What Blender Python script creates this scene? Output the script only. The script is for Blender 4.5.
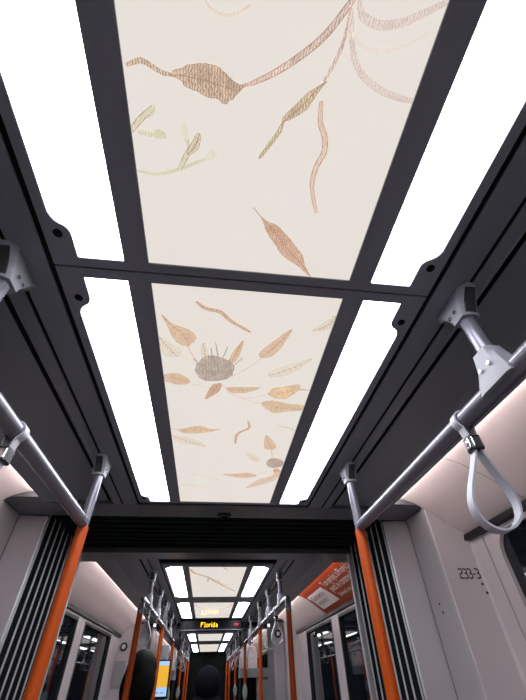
import bpy, bmesh, math, random
from mathutils import Vector, Matrix

for o in list(bpy.data.objects):
    bpy.data.objects.remove(o)
SC = bpy.context.scene
C = SC.collection
PI = math.pi

# ------------------------------------------------------------------ camera, world, exposure
cam_data = bpy.data.cameras.new('camera')
cam_data.sensor_fit = 'HORIZONTAL'
cam_data.sensor_width = 36.0
cam_data.lens = 36.0 * 350.39 / 526.0
cam_data.clip_start = 0.02
cam_data.clip_end = 80
cam = bpy.data.objects.new('camera', cam_data)
C.objects.link(cam)
pitch, yaw, roll = 0.76002, 0.14265, -0.032946
fwd = Vector((math.sin(yaw) * math.cos(pitch), math.cos(yaw) * math.cos(pitch), math.sin(pitch)))
rgt = Vector((math.cos(yaw), -math.sin(yaw), 0))
upv = rgt.cross(fwd)
r2 = rgt * math.cos(roll) + upv * math.sin(roll)
u2 = -rgt * math.sin(roll) + upv * math.cos(roll)
M3 = Matrix((r2, u2, -fwd)).transposed()
cam.matrix_world = Matrix.Translation((-0.0439, 0, 1.55)) @ M3.to_4x4()
SC.camera = cam

world = bpy.data.worlds.new('night')
world.use_nodes = True
world.node_tree.nodes['Background'].inputs[0].default_value = (0.010, 0.014, 0.024, 1)
world.node_tree.nodes['Background'].inputs[1].default_value = 1.0
SC.world = world

vs = SC.view_settings
vs.view_transform = 'Standard'
vs.look = 'None'
vs.gamma = 1.0
vs.use_curve_mapping = False
vs.exposure = 0.0

LAMP_POWER = 13.0      # radiance of the long ceiling lamp diffusers
COVE_POWER = 16.0      # radiance of the light strips hidden above the coves
PRINT_POWER = 0.82     # radiance of the back-lit printed panels

# ------------------------------------------------------------------ materials
def srgb(r, g, b):
    def f(c):
        c /= 255.0
        return c / 12.92 if c <= 0.04045 else ((c + 0.055) / 1.055) ** 2.4
    return (f(r), f(g), f(b), 1)

MATS = {}
def mat(name, col, rough=0.5, metal=0.0, spec=0.5, noise=0.0, nscale=30, bump=0.0, bscale=400, coat=0.0, emit=None, estr=0.0):
    m = bpy.data.materials.new(name)
    m.use_nodes = True
    nt = m.node_tree
    b = nt.nodes['Principled BSDF']
    b.inputs['Base Color'].default_value = col if len(col) == 4 else (*col, 1)
    b.inputs['Roughness'].default_value = rough
    b.inputs['Metallic'].default_value = metal
    b.inputs['Specular IOR Level'].default_value = spec
    b.inputs['Coat Weight'].default_value = coat
    b.inputs['Coat Roughness'].default_value = 0.05
    if emit:
        b.inputs['Emission Color'].default_value = emit if len(emit) == 4 else (*emit, 1)
        b.inputs['Emission Strength'].default_value = estr
    if noise or bump:
        tc = nt.nodes.new('ShaderNodeTexCoord')
    if noise:
        n = nt.nodes.new('ShaderNodeTexNoise')
        n.inputs['Scale'].default_value = nscale
        n.inputs['Detail'].default_value = 5
        nt.links.new(tc.outputs['Object'], n.inputs['Vector'])
        mx = nt.nodes.new('ShaderNodeMix')
        mx.data_type = 'RGBA'
        c = col if len(col) == 4 else (*col, 1)
        mx.inputs['A'].default_value = tuple(v * (1 - noise) for v in c[:3]) + (1,)
        mx.inputs['B'].default_value = tuple(min(1, v * (1 + noise)) for v in c[:3]) + (1,)
        nt.links.new(n.outputs['Fac'], mx.inputs['Factor'])
        nt.links.new(mx.outputs['Result'], b.inputs['Base Color'])
    if bump:
        n2 = nt.nodes.new('ShaderNodeTexNoise')
        n2.inputs['Scale'].default_value = bscale
        nt.links.new(tc.outputs['Object'], n2.inputs['Vector'])
        bp = nt.nodes.new('ShaderNodeBump')
        bp.inputs['Strength'].default_value = bump
        bp.inputs['Distance'].default_value = 0.002
        nt.links.new(n2.outputs['Fac'], bp.inputs['Height'])
        nt.links.new(bp.outputs['Normal'], b.inputs['Normal'])
    MATS[name] = m
    return m

def print_mat(name, col, hatch=0.0):
    """ink of a back-lit print: translucent ink in front of the panel's light, hatched like a pencil drawing"""
    m = bpy.data.materials.new(name)
    m.use_nodes = True
    nt = m.node_tree
    b = nt.nodes['Principled BSDF']
    b.inputs['Roughness'].default_value = 0.12
    b.inputs['Base Color'].default_value = tuple(v * 0.3 for v in col[:3]) + (1,)
    b.inputs['Emission Strength'].default_value = 1.0
    b.inputs['Emission Color'].default_value = col
    if hatch:
        tc = nt.nodes.new('ShaderNodeTexCoord')
        wv = nt.nodes.new('ShaderNodeTexWave')
        wv.inputs['Scale'].default_value = 75
        wv.inputs['Distortion'].default_value = 6
        wv.inputs['Detail'].default_value = 3
        wv.inputs['Detail Scale'].default_value = 3
        nt.links.new(tc.outputs['Object'], wv.inputs['Vector'])
        ns = nt.nodes.new('ShaderNodeTexNoise')
        ns.inputs['Scale'].default_value = 45
        nt.links.new(tc.outputs['Object'], ns.inputs['Vector'])
        ad = nt.nodes.new('ShaderNodeMath'); ad.operation = 'MULTIPLY'
        nt.links.new(wv.outputs['Fac'], ad.inputs[0]); nt.links.new(ns.outputs['Fac'], ad.inputs[1])
        mx = nt.nodes.new('ShaderNodeMix'); mx.data_type = 'RGBA'
        mx.inputs['A'].default_value = tuple(v * (1 - hatch) for v in col[:3]) + (1,)
        mx.inputs['B'].default_value = tuple(min(0.8, v * (1 + hatch * .8) + 0.15 * hatch) for v in col[:3]) + (1,)
        m2 = nt.nodes.new('ShaderNodeMath'); m2.operation = 'MULTIPLY'; m2.inputs[1].default_value = 2.0; m2.use_clamp = True
        nt.links.new(ad.outputs[0], m2.inputs[0])
        nt.links.new(m2.outputs[0], mx.inputs['Factor'])
        nt.links.new(mx.outputs['Result'], b.inputs['Emission Color'])
    MATS[name] = m

mat('frame_dark', (0.215, 0.220, 0.255), 0.42, bump=0.25, bscale=900)
mat('ceiling_dark', (0.190, 0.198, 0.225), 0.38, bump=0.12, bscale=900)
mat('soffit_dark', (0.115, 0.120, 0.130), 0.30)
mat('void_black', (0.004, 0.005, 0.005), 0.7, spec=0.05)
mat('cove_pink', (0.80, 0.69, 0.68), 0.45, noise=0.02, nscale=8)
mat('wall_pink', (0.50, 0.46, 0.48), 0.5, noise=0.04, nscale=200)
mat('jamb_grey', (0.46, 0.43, 0.455), 0.5, noise=0.04, nscale=200)
mat('seam_black', (0.01, 0.01, 0.01), 0.6)
mat('header_dark', (0.012, 0.012, 0.014), 0.35, spec=0.2)
mat('window_glass', (0.006, 0.009, 0.014), 0.03, spec=0.6)
mat('rubber', (0.012, 0.012, 0.013), 0.6)
mat('rail_grey', (0.165, 0.155, 0.195), 0.27, metal=0.3)
mat('cast_grey', (0.30, 0.30, 0.34), 0.36, metal=0.25)
mat('clamp_grey', (0.235, 0.23, 0.265), 0.5, metal=0.1)
mat('pocket_dark', (0.022, 0.022, 0.025), 0.6)
mat('screw_steel', (0.75, 0.75, 0.78), 0.2, metal=1.0)
mat('pole_orange', (0.43, 0.060, 0.003), 0.42, spec=0.3, noise=0.06, nscale=15)
mat('strap_grey', (0.42, 0.42, 0.48), 0.45)
mat('buckle_black', (0.02, 0.02, 0.022), 0.25)
mat('buckle_chrome', (0.6, 0.6, 0.64), 0.12, metal=1.0)
mat('bellows_black', (0.010, 0.012, 0.012), 0.7, spec=0.15, noise=0.3, nscale=60)
mat('bellows_top', (0.010, 0.016, 0.014), 0.7, spec=0.1, noise=0.4, nscale=40)
mat('rib_aluminium', (0.85, 0.85, 0.90), 0.38, metal=0.35)
mat('floor_vinyl', (0.36, 0.34, 0.34), 0.55, noise=0.25, nscale=120)
mat('poster_orange', (0.36, 0.045, 0.005), 0.5, spec=0.25)
mat('poster_paper', (0.85, 0.80, 0.80), 0.5)
mat('poster_ink', (0.22, 0.05, 0.03), 0.6)
mat('ink_black', (0.012, 0.012, 0.014), 0.5)
mat('sign_black', (0.010, 0.010, 0.012), 0.4, spec=0.15)
mat('sign_glass', (0.006, 0.006, 0.007), 0.25, spec=0.08)
mat('led_amber', (0.1, 0.05, 0.0), 0.5, emit=(1.0, 0.55, 0.02), estr=2.6)
mat('led_red', (0.1, 0.0, 0.0), 0.5, emit=(1.0, 0.02, 0.06), estr=1.6)
mat('screen_yellow', (0.1, 0.08, 0.02), 0.3, emit=(0.95, 0.50, 0.03), estr=0.85)
mat('screen_blue', (0.05, 0.08, 0.1), 0.3, emit=(0.42, 0.66, 1.0), estr=0.9)
mat('machine_grey', (0.30, 0.30, 0.32), 0.45)
mat('band_grey', (0.26, 0.28, 0.30), 0.4)
mat('skin', (0.42, 0.24, 0.17), 0.5)
mat('coat_dark', (0.006, 0.006, 0.008), 0.85, spec=0.1)
mat('trousers_dark', (0.018, 0.018, 0.028), 0.8)
mat('hood_blue', (0.005, 0.005, 0.009), 0.85, spec=0.06)
mat('hair_black', (0.004, 0.003, 0.003), 0.7, spec=0.12, noise=0.4, nscale=120)
mat('button_green', (0.25, 0.32, 0.30), 0.4)
mat('eye_white', (0.7, 0.7, 0.7), 0.3)
mat('lip', (0.35, 0.13, 0.11), 0.5)

# lamp diffuser: an opal sheet lit from behind
mat('lamp_diffuser', (0.8, 0.8, 0.8), 0.4, emit=(0.92, 0.955, 1.0), estr=LAMP_POWER)
mat('cove_lamp', (0.8, 0.8, 0.8), 0.4, emit=(1.0, 0.90, 0.88), estr=COVE_POWER)
# printed panel: warm white, faint fabric-like grain, glossy face
def art_sheet():
    m = mat('print_sheet', (0.30, 0.29, 0.27), 0.09, spec=0.35)
    nt = m.node_tree; b = nt.nodes['Principled BSDF']
    tc = nt.nodes.new('ShaderNodeTexCoord')
    n = nt.nodes.new('ShaderNodeTexNoise'); n.inputs['Scale'].default_value = 3.0; n.inputs['Detail'].default_value = 4
    nt.links.new(tc.outputs['Object'], n.inputs['Vector'])
    mx = nt.nodes.new('ShaderNodeMix'); mx.data_type = 'RGBA'
    mx.inputs['A'].default_value = (0.91, 0.835, 0.755, 1)
    mx.inputs['B'].default_value = (0.93, 0.875, 0.815, 1)
    nt.links.new(n.outputs['Fac'], mx.inputs['Factor'])
    nt.links.new(mx.outputs['Result'], b.inputs['Emission Color'])
    b.inputs['Emission Strength'].default_value = PRINT_POWER
art_sheet()
INKS = {'brown': (194, 168, 144, .42), 'rose': (206, 180, 168, .34), 'pale': (226, 208, 194, .1), 'blush': (220, 200, 190, .2),
        'faint': (229, 217, 208, .08), 'olive': (194, 176, 146, .38), 'peach': (225, 194, 174, .2), 'rust': (208, 166, 142, .34),
        'sage': (212, 205, 178, .15), 'sagepale': (221, 214, 197, .08), 'tan': (221, 184, 156, .26), 'cream': (228, 212, 195, .16),
        'ochre': (214, 184, 152, .28), 'seed': (178, 162, 150, .5), 'vein': (172, 136, 116, 0)}
for k, (r, g, b_, h) in INKS.items():
    print_mat('ink_' + k, srgb(r, g, b_), h)

# ------------------------------------------------------------------ mesh helpers
def wloc(o):
    v = Vector((0, 0, 0))
    while o:
        v += o.location
        o = o.parent
    return v

class MB:
    def __init__(s):
        s.v = []; s.f = []; s.m = []; s.mi = 0
    def quadbox(s, x0, x1, y0, y1, z0, z1):
        if x0 > x1: x0, x1 = x1, x0
        if y0 > y1: y0, y1 = y1, y0
        if z0 > z1: z0, z1 = z1, z0
        n = len(s.v)
        s.v += [(x0, y0, z0), (x1, y0, z0), (x1, y1, z0), (x0, y1, z0), (x0, y0, z1), (x1, y0, z1), (x1, y1, z1), (x0, y1, z1)]
        for f in ((0, 3, 2, 1), (4, 5, 6, 7), (0, 1, 5, 4), (1, 2, 6, 5), (2, 3, 7, 6), (3, 0, 4, 7)):
            s.f.append(tuple(n + i for i in f)); s.m.append(s.mi)
        return s
    box = quadbox
    def prism(s, poly, axis, a, b):
        """poly: 2-D points; axis 'x': (y,z), 'y': (x,z), 'z': (x,y)"""
        def P(p, t):
            return {'x': (t, p[0], p[1]), 'y': (p[0], t, p[1]), 'z': (p[0], p[1], t)}[axis]
        n = len(s.v); k = len(poly)
        s.v += [P(p, a) for p in poly] + [P(p, b) for p in poly]
        s.f.append(tuple(range(n, n + k))); s.m.append(s.mi)
        s.f.append(tuple(range(n + 2 * k - 1, n + k - 1, -1))); s.m.append(s.mi)
        for i in range(k):
            j = (i + 1) % k
            s.f.append((n + i, n + k + i, n + k + j, n + j)); s.m.append(s.mi)
        return s
    def loops(s, rings, closed=False, cap=True):
        n = len(s.v); k = len(rings[0])
        for r in rings: s.v += [tuple(p) for p in r]
        R = len(rings)
        for a in range(R if closed else R - 1):
            b = (a + 1) % R
            for i in range(k):
                j = (i + 1) % k
                s.f.append((n + a * k + i, n + a * k + j, n + b * k + j, n + b * k + i)); s.m.append(s.mi)
        if cap and not closed:
            s.f.append(tuple(n + i for i in reversed(range(k)))); s.m.append(s.mi)
            s.f.append(tuple(n + (R - 1) * k + i for i in range(k))); s.m.append(s.mi)
        return s
    def tube(s, path, r, n=16, cap=True):
        path = [Vector(p) for p in path]
        rings = []; prev = None
        for i, p in enumerate(path):
            t = (path[min(i + 1, len(path) - 1)] - path[max(i - 1, 0)]).normalized()
            if prev is None:
                a = Vector((0, 0, 1)) if abs(t.z) < 0.9 else Vector((1, 0, 0))
                u = t.cross(a).normalized()
            else:
                u = (prev - t * prev.dot(t)).normalized()
            prev = u; w = t.cross(u)
            rr = r[i] if isinstance(r, (list, tuple)) else r
            rings.append([p + u * rr * math.cos(2 * PI * q / n) + w * rr * math.sin(2 * PI * q / n) for q in range(n)])
        return s.loops(rings, cap=cap)
    def build(s, name, material, parent=None, smooth=False, bevel=0.0, origin=None):
        me = bpy.data.meshes.new(name)
        base = wloc(parent) if parent else Vector((0, 0, 0))
        org = Vector(origin) if origin is not None else base
        me.from_pydata([tuple(Vector(p) - org) for p in s.v], [], s.f)
        ms = material if isinstance(material, (list, tuple)) else [material]
        for m_ in ms: me.materials.append(MATS[m_])
        for p, i in zip(me.polygons, s.m):
            p.material_index = min(i, len(ms) - 1)
        bm = bmesh.new(); bm.from_mesh(me)
        bmesh.ops.recalc_face_normals(bm, faces=bm.faces)
        bm.to_mesh(me); bm.free()
        if smooth:
            me.polygons.foreach_set('use_smooth', [True] * len(me.polygons))
            me.set_sharp_from_angle(angle=math.radians(38))
        o = bpy.data.objects.new(name, me)
        C.objects.link(o)
        if parent: o.parent = parent
        o.location = org - base
        if bevel:
            bv = o.modifiers.new('bevel', 'BEVEL'); bv.width = bevel; bv.segments = 2; bv.limit_method = 'ANGLE'
        return o

def empty(name, loc):
    o = bpy.data.objects.new(name, None)
    o.empty_display_size = 0.05
    o.location = loc
    C.objects.link(o)
    return o
def tag(o, label=None, cat=None, group=None, kind=None):
    if label: o['label'] = label
    if cat: o['category'] = cat
    if group: o['group'] = group
    if kind: o['kind'] = kind
    return o
def dup(o, parent=None, loc=None):
    c = o.copy()
    for k in ('label', 'category', 'group', 'kind'):
        if k in o: c[k] = o[k]
    C.objects.link(c)
    c.parent = parent
    if loc is not None: c.location = loc
    for ch in o.children: dup(ch, c)
    return c
def spline(pts, n=6, closed=False):
    out = []; k = len(pts)
    rng = range(k if closed else k - 1)
    for i in rng:
        g = lambda j: pts[j % k] if closed else pts[max(0, min(k - 1, j))]
        p0, p1, p2, p3 = g(i - 1), g(i), g(i + 1), g(i + 2)
        for q in range(n):
            t = q / n
            out.append(tuple(0.5 * ((2 * b) + (-a + c) * t + (2 * a - 5 * b + 4 * c - d) * t * t + (-a + 3 * b - 3 * c + d) * t ** 3)
                             for a, b, c, d in zip(p0, p1, p2, p3)))
    if not closed: out.append(tuple(pts[-1]))
    return out

# ------------------------------------------------------------------ main measures (metres)
CEIL = 2.20          # underside of the ceiling
HW = 1.20            # half width at the window wall
PX = 0.498           # poles and handrails at +-PX
COVE = [(0.862, 2.231), (0.92, 2.224), (0.977, 2.203), (1.006, 2.186), (1.036, 2.169), (1.066, 2.151), (1.096, 2.130),
        (1.125, 2.108), (1.16, 2.085), (1.20, 2.060)]
def cove_at(u, off=0.0):
    """point on the cove at arc length fraction u (0 = ceiling edge, 1 = window header), off metres in front"""
    L = [0]
    for a, b in zip(COVE, COVE[1:]): L.append(L[-1] + math.hypot(b[0] - a[0], b[1] - a[1]))
    t = max(0, min(1, u)) * L[-1]
    for i in range(len(L) - 1):
        if t <= L[i + 1] + 1e-9:
            q = (t - L[i]) / (L[i + 1] - L[i]); a, b = COVE[i], COVE[i + 1]
            dx, dz = b[0] - a[0], b[1] - a[1]; l = math.hypot(dx, dz)
            return a[0] + dx * q + off * dz / l, a[1] + dz * q - off * dx / l
COVE_LEN = sum(math.hypot(b[0] - a[0], b[1] - a[1]) for a, b in zip(COVE, COVE[1:]))

# ------------------------------------------------------------------ the setting
fl = MB().box(-1.34, 1.34, -3.0, 13.6, -0.05, 0.0).build('floor', 'floor_vinyl')
tag(fl, 'speckled grey vinyl floor running through all the tram cars', 'floor', kind='structure')

def mir(poly, s):
    return [(x * s, z) for x, z in poly]

def ceiling(ya, yb, spans, label):
    """ya..yb: cove length; spans: (start, end) of the ribbed strips"""
    root = tag(empty('ceiling', (0, (ya + yb) / 2, CEIL)), label, 'ceiling', kind='structure')
    y0, y1 = spans
    for s in (1, -1):
        MB().prism(mir([(.4280, 2.2), (.4945, 2.2), (.4945, 2.222), (.4280, 2.222)], s), 'y', y0, y1).build('ceiling_strip', 'ceiling_dark', root, bevel=.0012)
        MB().prism(mir([(.5035, 2.2), (.520, 2.2), (.530, 2.2010), (.539, 2.2035), (.547, 2.2075), (.553, 2.2125), (.557, 2.219), (.558, 2.226), (.5035, 2.226)], s), 'y', y0, y1).build('ceiling_strip', 'ceiling_dark', root, smooth=True)
        MB().prism(mir([(.571, 2.2165), (.735, 2.2165), (.862, 2.1995), (.862, 2.232), (.571, 2.232)], s), 'y', y0, y1).build('ceiling_panel', 'ceiling_dark', root)
        for a, b, z in ((.4164, .4276, 2.2030), (.4949, .5031, 2.2030), (.5585, .5708, 2.2185)):
            MB().box(s * a, s * b, y0, y1, z, 2.222).build('gap_shade', 'void_black', root)  # black filler, the shade of the open gaps put into its colour
    for s in (1, -1):
        MB().box(s * .8625, s * .8655, ya + .01, yb - .01, 2.205, 2.2255).build('light_strip', 'cove_lamp', root)
    MB().box(-1.3, 1.3, ya - .3, yb + .3, 2.247, 2.26).build('gap_backing', 'void_black', root)  # unseen black sheet added so the ceiling gaps look dark
    return root

def end_wall(E, s, label):
    """gangway end of a car at Y = E; s = +1 for an end that faces forward"""
    root = tag(empty('wall_end', (0, E, 0)), label, 'wall', kind='structure')
    MB().box(-1.03, 1.03, E - s * .17, E, 2.2, 2.232).build('soffit', 'soffit_dark', root, bevel=.003)
    for q in (1, -1):
        MB().box(q * .863, q * 1.03, E - s * .245, E - s * .1705, 2.2, 2.232).build('soffit_corner', 'soffit_dark', root)
        MB().box(q * 1.03, q * 1.045, E - s * .243, E - s * .004, 0, 2.198).build('jamb', 'jamb_grey', root)
        MB().box(q * 1.0285, q * 1.0302, E - s * .012, E - s * .0095, 0, 2.198).build('seam_strip', 'seam_black', root)
        MB().box(q * .897, q * 1.045, E, E + s * .022, 0, 2.199).build('face_panel', 'jamb_grey', root, bevel=.006)
        MB().box(q * .893, q * .897, E - s * .002, E + s * .012, 0.3, 2.192).build('edge_strip', 'rib_aluminium', root)
        Y = lambda v: E - s * .245 - s * v
        P = [(1.018, Y(-.004)), (1.022, Y(0)), (1.188, Y(0))]
        for k in range(1, 7):
            a = k / 6 * PI / 2
            P.append((1.188 + .012 * math.sin(a), Y(.012 * (1 - math.cos(a)))))
        P += [(1.2, Y(.10)), (1.235, Y(.10)), (1.235, Y(-.03)), (1.018, Y(-.03))]
        MB().prism([(x * q, y) for x, y in P], 'z', 0, 2.2).build('corner_panel', 'wall_pink', root, smooth=True)
    return root

def ring(mb, x0, x1, o, i, r, n=6):
    """frame in a plane of constant X: outer rect o, inner rounded rect i = (y0,y1,z0,z1)"""
    inn = []; out = []
    y0, y1, z0, z1 = i; Y0, Y1, Z0, Z1 = o
    for cy, cz, a0, OY, OZ in ((y1 - r, z1 - r, 0, Y1, Z1), (y0 + r, z1 - r, PI / 2, Y0, Z1), (y0 + r, z0 + r, PI, Y0, Z0), (y1 - r, z0 + r, 1.5 * PI, Y1, Z0)):
        for k in range(n + 1):
            a = a0 + k / n * PI / 2
            inn.append((cy + r * math.cos(a), cz + r * math.sin(a)))
            ang = k / n
            first = a0 in (0, PI)
            # walk the outer corner: before the middle along one side, after it along the other
            if a0 == 0: out.append((OY, inn[-1][1]) if ang < .5 else ((OY, OZ) if ang == .5 else (inn[-1][0], OZ)))
            elif a0 == PI / 2: out.append((inn[-1][0], OZ) if ang < .5 else ((OY, OZ) if ang == .5 else (OY, inn[-1][1])))
            elif a0 == PI: out.append((OY, inn[-1][1]) if ang < .5 else ((OY, OZ) if ang == .5 else (inn[-1][0], OZ)))
            else: out.append((inn[-1][0], OZ) if ang < .5 else ((OY, OZ) if ang == .5 else (OY, inn[-1][1])))
    rings = [[(x, p[0], p[1]) for p in L] for x, L in ((x0, inn), (x0, out), (x1, out), (x1, inn))]
    k = len(inn); n0 = len(mb.v)
    for R in rings: mb.v += R
    for a in range(4):
        b = (a + 1) % 4
        for j in range(k):
            jj = (j + 1) % k
            mb.f.append((n0 + a * k + j, n0 + a * k + jj, n0 + b * k + jj, n0 + b * k + j)); mb.m.append(mb.mi)
    return mb

SIDE = {1: 'right', -1: 'left'}
def side_wall(s, ya, yb, seams, gaps, where, cut=(0, 0)):
    """cove panels, header and the wall below; gaps: (y0, y1, z0) openings for windows or doors"""
    root = tag(empty('wall_' + SIDE[s], (s * HW, (ya + yb) / 2, 0)), 'pinkish white %s side wall with curved cove panels, %s' % (SIDE[s], where), 'wall', kind='structure')
    ys = [ya] + seams + [yb]
    for a, b in zip(ys, ys[1:]):
        prof = COVE + [(x + .012, z + .012) for x, z in reversed(COVE)]
        MB().prism(mir(prof, s), 'y', a + .002, b - .002).build('cove_panel', 'cove_pink', root, smooth=True)
    for a in seams:
        prof = [(x + .0008, z + .0008) for x, z in COVE] + [(x + .014, z + .014) for x, z in reversed(COVE)]
        MB().prism(mir(prof, s), 'y', a - .0019, a + .0019).build('seam_strip', 'seam_black', root)
    MB().prism(mir([(1.172, 2.034), (1.215, 2.030), (1.215, 2.062), (1.193, 2.064), (1.180, 2.058)], s), 'y', ya, yb).build('window_header', 'header_dark', root, bevel=.002)
    y = ya + cut[0]; ye = yb - cut[1]
    for (a, b, z0) in gaps:
        if a > y + .01: MB().box(s * 1.2, s * 1.235, y, a, 0, 2.030).build('wall_panel', 'wall_pink', root)
        if z0 > 0: MB().box(s * 1.2, s * 1.235, a, b, 0, z0).build('wall_panel', 'wall_pink', root)
        y = b
    if ye > y + .01: MB().box(s * 1.2, s * 1.235, y, ye, 0, 2.030).build('wall_panel', 'wall_pink', root)
    return root

WN = [0]
def window(s, a, b, z0, label):
    WN[0] += 1
    root = tag(empty('window_%d' % WN[0], (s * HW, (a + b) / 2, z0)), label, 'window', kind='structure')
    ring(MB(), s * 1.2, s * 1.228, (a + .008, b - .008, z0 + .005, 2.029), (a + .08, b - .08, z0 + .07, 2.012), .09).build('window_frame', 'wall_pink', root, smooth=True)
    MB().box(s * 1.218, s * 1.226, a + .07, b - .07, z0 + .06, 2.02).build('pane', 'window_glass', root)
    MB().box(s * 1.222, s * 1.23, a, b, z0, 2.030).build('gasket', 'rubber', root)
    return root

DN = [0]
def door(s, a, b, mid, label):
    DN[0] += 1
    root = tag(empty('door_%d' % DN[0], (s * HW, (a + b) / 2, 0)), label, 'door', kind='structure')
    for y0, y1, l, r in ((a, mid - .004, .10, .13), (mid + .004, b, .13, .14)):
        leaf = ring(MB(), s * 1.195, s * 1.23, (y0, y1, 0.02, 2.029), (y0 + l, y1 - r, .25, 2.004), .03).build('door_leaf', 'wall_pink', root, bevel=.004)
        MB().box(s * 1.216, s * 1.224, y0 + l - .01, y1 - r + .01, .24, 2.012).build('pane', 'window_glass', leaf)
        ring(MB(), s * 1.192, s * 1.214, (y0 + l - .012, y1 - r + .012, .238, 2.014), (y0 + l + .012, y1 - r - .012, .262, 1.992), .03).build('gasket', 'rubber', leaf)
    for yy in (mid - .075, mid + .075):
        MB().tube([(s * 1.186, yy, .9), (s * 1.186, yy, 1.35)], .011, 10).build('door_handle', 'rail_grey', root, smooth=True)
    return root

# car 1 (the camera stands in it)
ceiling(-3.0, 1.755, (-3.0, 1.83), 'dark grey ribbed ceiling above the camera, running up to the black bellows')
end_wall(2.0, 1, 'pale end wall with the number 233-3, just before the black bellows')
for s in (1, -1):
    side_wall(s, -3.0, 1.755, [-1.2, 1.30], [(-1.35, 1.655, .8)], 'beside the nearest handrail', (0, .1))
window(1, -1.35, 1.655, .8, 'dark side window with rounded corners at the right picture edge')
window(-1, -1.35, 1.655, .8, 'dark side window behind the left handrail, out at the left edge')
bw = MB().box(-1.24, 1.24, -3.06, -3.0, 0, 2.26).build('wall_back', 'jamb_grey')
tag(bw, 'plain pale wall closing the car behind the camera', 'wall', kind='structure')

# car 2 (beyond the first bellows)
ceiling(2.945, 6.155, (2.87, 6.23), 'dark ribbed ceiling of the second car, with the amber sign')
end_wall(2.7, -1, 'near end wall of the second car, just past the first bellows')
ew2 = end_wall(6.4, 1, 'far end wall of the second car, past the amber sign')
side_wall(1, 2.945, 6.155, [4.52], [(3.05, 5.72, 0)], 'in the second car, with the orange poster', (.1, .1))
side_wall(-1, 2.945, 6.155, [4.52], [(3.05, 5.72, 0)], 'in the second car, behind the dark-haired person', (.1, .1))
door(1, 3.05, 5.72, 4.24, 'dark glazed double door below the orange poster')
door(-1, 3.05, 5.72, 4.20, 'dark glazed double door at the left, beside the dark-haired person')

# car 3
ceiling(7.345, 12.7, (7.27, 12.7), 'dark ceiling of the farthest car, beyond the amber sign')
end_wall(7.1, -1, 'near end wall of the farthest car')
for s in (1, -1):
    side_wall(s, 7.345, 12.7, [10.0], [(7.5, 12.4, .8)], 'in the farthest car', (.1, 0))
    window(s, 7.5, 12.4, .8, 'long dark %s window of the farthest car' % SIDE[s])
cab = MB().box(-1.24, 1.24, 12.7, 12.76, 0, 2.26).build('wall_cab', 'void_black')
tag(cab, 'black partition of the driver cab at the far end of the tram', 'wall', kind='structure')

# fittings that belong to the end walls
def disc(mb, c, r, axis, t, n=20):
    c = Vector(c); d = {'x': Vector((1, 0, 0)), 'y': Vector((0, 1, 0)), 'z': Vector((0, 0, 1))}[axis]
    return mb.tube([c, c + d * t], r, n)
STROKE = {  # lettering as pen strokes on a 1 x 1.6 cell
 '2': [[(0, 1.6), (.6, 1.6), (.86, 1.48), (.92, 1.2), (.80, .95), (.25, .72), (.03, .42), (0, 0)], [(0, 0), (.95, 0)]],
 '3': [[(.02, 1.6), (.6, 1.6), (.86, 1.45), (.88, 1.15), (.70, .90), (.35, .84)], [(.35, .84), (.75, .76), (.93, .5), (.88, .18), (.62, 0), (.02, 0)]],
 '-': [[(.15, .7), (.6, .7)]]}
mb = MB()
xcur = 0
for ch in '233-3':
    for st in STROKE[ch]:
        st = spline(st, 3) if len(st) > 2 else st
        for (a, b), (c_, d) in zip(st, st[1:]):
            ax, az, bx, bz = xcur + a, b, xcur + c_, d
            l = math.hypot(bx - ax, bz - az); nx, nz = -(bz - az) / l * .125, (bx - ax) / l * .125
            ex, ez = (bx - ax) / l * .06, (bz - az) / l * .06
            pts = [(ax - ex + nx, az - ez + nz), (bx + ex + nx, bz + ez + nz), (bx + ex - nx, bz + ez - nz), (ax - ex - nx, az - ez - nz)]
            sx = .0182; sz = .0225
            mb.prism([(1.086 + p[0] * sx, 1.876 + p[1] * sz) for p in pts], 'y', 1.7535, 1.7552)
    xcur += 1.22 if ch != '-' else .85
ew1 = [o for o in C.objects if o.name == 'wall_end'][0]
tag(mb.build('wall_number', 'ink_black', ew1), 'thin black number 233-3')
for x, z in ((1.192, 1.853), (1.199, 1.82)):
    disc(MB(), (x - .012, 1.752, z), .0055, 'y', .006).build('screw', 'ink_black', ew1)
for y, z in ((1.905, 1.80), (1.895, 1.767)):
    for q in (1, -1): disc(MB(), (q * 1.027, y, z), .0045, 'x', .004 * q).build('screw', 'ink_black', ew1)
# far end wall of car 2: round dark fittings and a grey cover plate
for x, y, z in ((-1.12, 6.155, 1.936), (.955, 6.4, 2.06)):
    d = disc(MB(), (x, y - .016, z), .045, 'y', .017, 24).build('fitting_ring', 'header_dark', ew2, smooth=True)
    disc(MB(), (x, y - .019, z), .026, 'y', .006, 20).build('fitting_centre', 'screw_steel', d, smooth=True)
MB().box(-1.185, -1.06, 6.135, 6.156, 1.56, 1.80).build('cover_plate', 'machine_grey', ew2, bevel=.004)

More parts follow.
